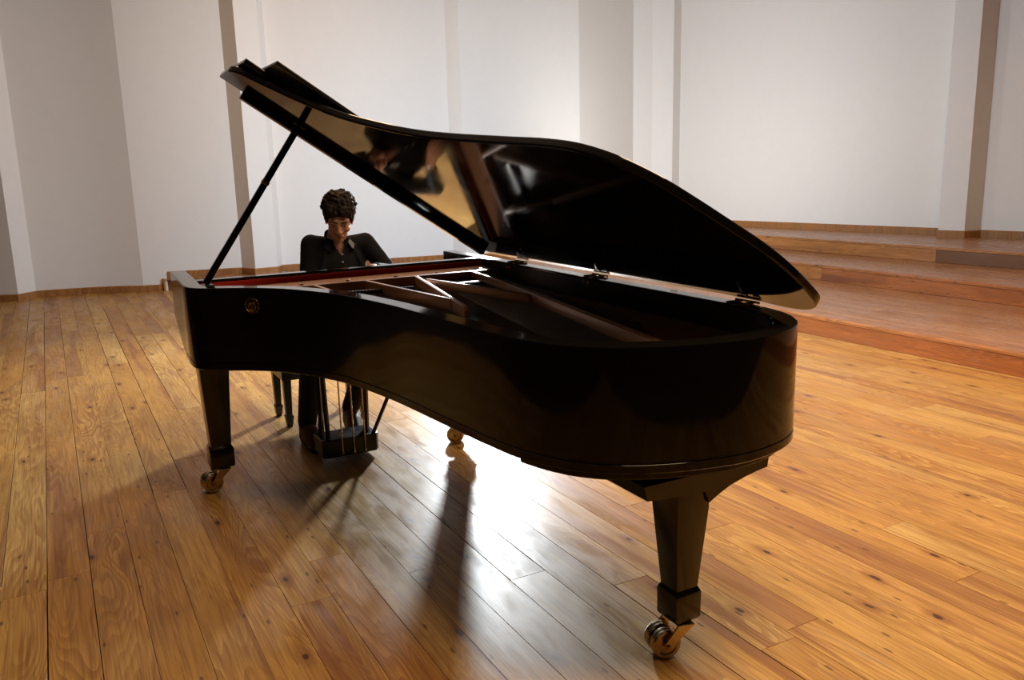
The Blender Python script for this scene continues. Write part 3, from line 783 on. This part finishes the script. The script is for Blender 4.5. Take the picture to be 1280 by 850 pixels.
for k in range(70):
    th = RH.uniform(0, 2*pi); ph = RH.uniform(.05, 1.35)
    n = Vector((cos(th)*cos(ph), sin(th)*cos(ph), sin(ph)))
    if n.y > .5 and n.z < .45: continue
    base = Vector((0, -.022, .058))+Vector((n.x*.085, n.y*.100, n.z*.086))
    sw = Vector((RH.uniform(-.2, 1), RH.uniform(-.6, .8), RH.uniform(-.6, .5))); sw = (sw-n*sw.dot(n)).normalized()
    limb(bm, [HEAD @ base, HEAD @ (base+n*.013+sw*.013), HEAD @ (base+n*.011+sw*.030)], [.0115, .0095, .0030], 7)
for k in range(26):
    x = RH.uniform(-.058, .062); a = Vector((x, .062, .098)); c = Vector((x*1.05+RH.uniform(-.012, .012), .094-abs(x)*.35, .078+RH.uniform(-.008, .014)+x*.10-abs(x)*.1))
    e = c+Vector((RH.uniform(-.012, .012), -.002, -RH.uniform(.010, .022)))
    limb(bm, [HEAD @ a, HEAD @ c, HEAD @ e], [.012, .009, .003], 7)
remeshed('hair', bm, .0032, m_hair, body, 1, .35)
# shirt
bm = bmesh.new()
ellipsoid(bm, chest+Vector((0, .012, .0)), (.180, .128, .175), None, 24, 16); ellipsoid(bm, (chest+pel)/2+Vector((0, .02, 0)), (.175, .132, .20), None, 24, 16); ellipsoid(bm, pel+Vector((0, 0, .01)), (.185, .142, .10), None, 24, 16)
capsule(bm, neck0-Vector((0, .022, .075)), neck0-Vector((0, .020, .030)), .085, .060)
for sh, el, wr in ((shL, elL, wrL), (shR, elR, wrR)):
    capsule(bm, neck0-Vector((0, .015, .045)), sh, .058, .058); limb(bm, [sh, el, el+(wr-el)*.80], [.060, .050, .036])
    d = (sh-el)
    for t in (.25, .5, .72):      # sleeve folds
        p = el+d*t; n1, n2 = frame(d); tube(bm, [p+(n1*cos(q)+n2*sin(q))*(.046+.010*t)+d*.06*sin(q+t*9) for q in [i*pi/4 for i in range(9)]], .008, 6)
for (a, c) in (((.52, -.335, 1.02), (.45, -.315, .86)), ((.69, -.335, 1.02), (.74, -.325, .84)), ((.56, -.315, .93), (.66, -.305, .83)), ((.43, -.36, 1.02), (.38, -.34, .93))):
    capsule(bm, a, c, .012, .016)
def open_neck(me):
    b = bmesh.new(); b.from_mesh(me)
    bmesh.ops.delete(b, geom=[f for f in b.faces if f.calc_center_median().y > -.40 and abs(f.calc_center_median().x-.603) < (f.calc_center_median().z-.995)*.60 and f.calc_center_median().z > .995], context='FACES')
    b.to_mesh(me); b.free()
shirt = remeshed('shirt', bm, .0075, m_shirt, body, 4, .5, open_neck)
# collar: two leaves with grey lining, placket and buttons
bm = bmesh.new()
def flat_leaf(b, pts, th):
    pts = [Vector(p) for p in pts]; n = (pts[1]-pts[0]).cross(pts[2]-pts[0]).normalized()
    a = [b.verts.new(p+n*th) for p in pts]; c = [b.verts.new(p-n*th) for p in pts]; k = len(pts)
    b.faces.new(a); b.faces.new(c[::-1])
    for i in range(k): b.faces.new((a[i], c[i], c[(i+1) % k], a[(i+1) % k]))
# collar band around the back of the neck
band = []
for k in range(15):
    t = radians(-58+k*(296/14)); band.append((neck0.x+.070*cos(t), neck0.y-.004+.066*sin(t)*-1 if False else neck0.y-.004-.066*sin(t+0), 0))
arc = [radians(a) for a in range(-62, 243, 16)]
lo, hi = [], []
for a in arc:
    cxx, cyy = neck0.x+.072*cos(-a), neck0.y-.004+.068*sin(-a)
    f = (cyy-neck0.y)/.07
    lo.append(bm.verts.new((cxx, cyy, neck0.z-.012-.030*f))); hi.append(bm.verts.new((neck0.x+.066*cos(-a), neck0.y+.004+.062*sin(-a), neck0.z+.030-.034*f)))
for i in range(len(arc)-1): bm.faces.new((lo[i], lo[i+1], hi[i+1], hi[i]))
bmesh.ops.solidify(bm, geom=bm.faces[:], thickness=.004)
flat_leaf(bm, [(.552, -.345, 1.062), (.532, -.372, 1.078), (.500, -.340, 1.045), (.530, -.305, 1.018)], .003)
flat_leaf(bm, [(.650, -.345, 1.062), (.672, -.372, 1.078), (.700, -.340, 1.040), (.668, -.305, 1.016)], .003)
obj('collar', bm, m_shirt, shirt)
bm = bmesh.new(); flat_leaf(bm, [(.556, -.322, 1.066), (.541, -.335, 1.082), (.521, -.318, 1.052), (.534, -.300, 1.026), (.545, -.298, 1.036)], .0025); obj('collar_lining', bm, m_collar, shirt)
for (y, z) in ((-.2975, 1.000), (-.296, .955), (-.297, .905)):
    bm = bmesh.new(); lathe(bm, [(0, .003), (.005, .003), (.006, 0), (0, 0)], 12, Matrix.Translation((.603, y, z)) @ Matrix.Rotation(radians(-90), 4, 'X')); obj('button', bm, m_button, shirt)
# trousers
bm = bmesh.new(); ellipsoid(bm, pel+Vector((0, 0, -.01)), (.185, .15, .085), None, 24, 16)
for h, k, a in ((hipL, knL, anL), (hipR, knR, anR)):
    limb(bm, [h+Vector((0, 0, .0)), k, k+(a-k)*.5, a+Vector((0, 0, .015))], [.092, .070, .062, .052])
remeshed('trousers', bm, .008, m_trouser, body, 4, .5)
# boots
for a, toe in ((anL, Vector((.690, .055, .035))), (anR, Vector((.955, .165, .045)))):
    bm = bmesh.new(); heel = Vector((a.x-.0, a.y-.045, .040 if a is anL else .040))
    limb(bm, [a+Vector((0, 0, .035)), a+Vector((0, -.012, -.03)), heel], [.047, .046, .040]); limb(bm, [a+Vector((0, 0, -.02)), a*.45+toe*.55+Vector((0, 0, .0)), toe], [.046, .044, .034]); limb(bm, [heel, a*.45+toe*.55+Vector((0, 0, -.022)), toe], [.040, .042, .034])
    sh = remeshed('boot', bm, .006, m_boot, body, 4, .5)
    bm = bmesh.new(); d2 = (toe-heel); sl = heel-Vector((0, 0, .028)); 
    limb(bm, [sl, (sl+toe-Vector((0, 0, .030)))/2, toe-Vector((0, 0, .026))], [.034, .036, .030], 10)
    for v in bm.verts: v.co.z = max(v.co.z, .001) if v.co.z < .02 else v.co.z
    obj('sole', bm, m_sole, sh)
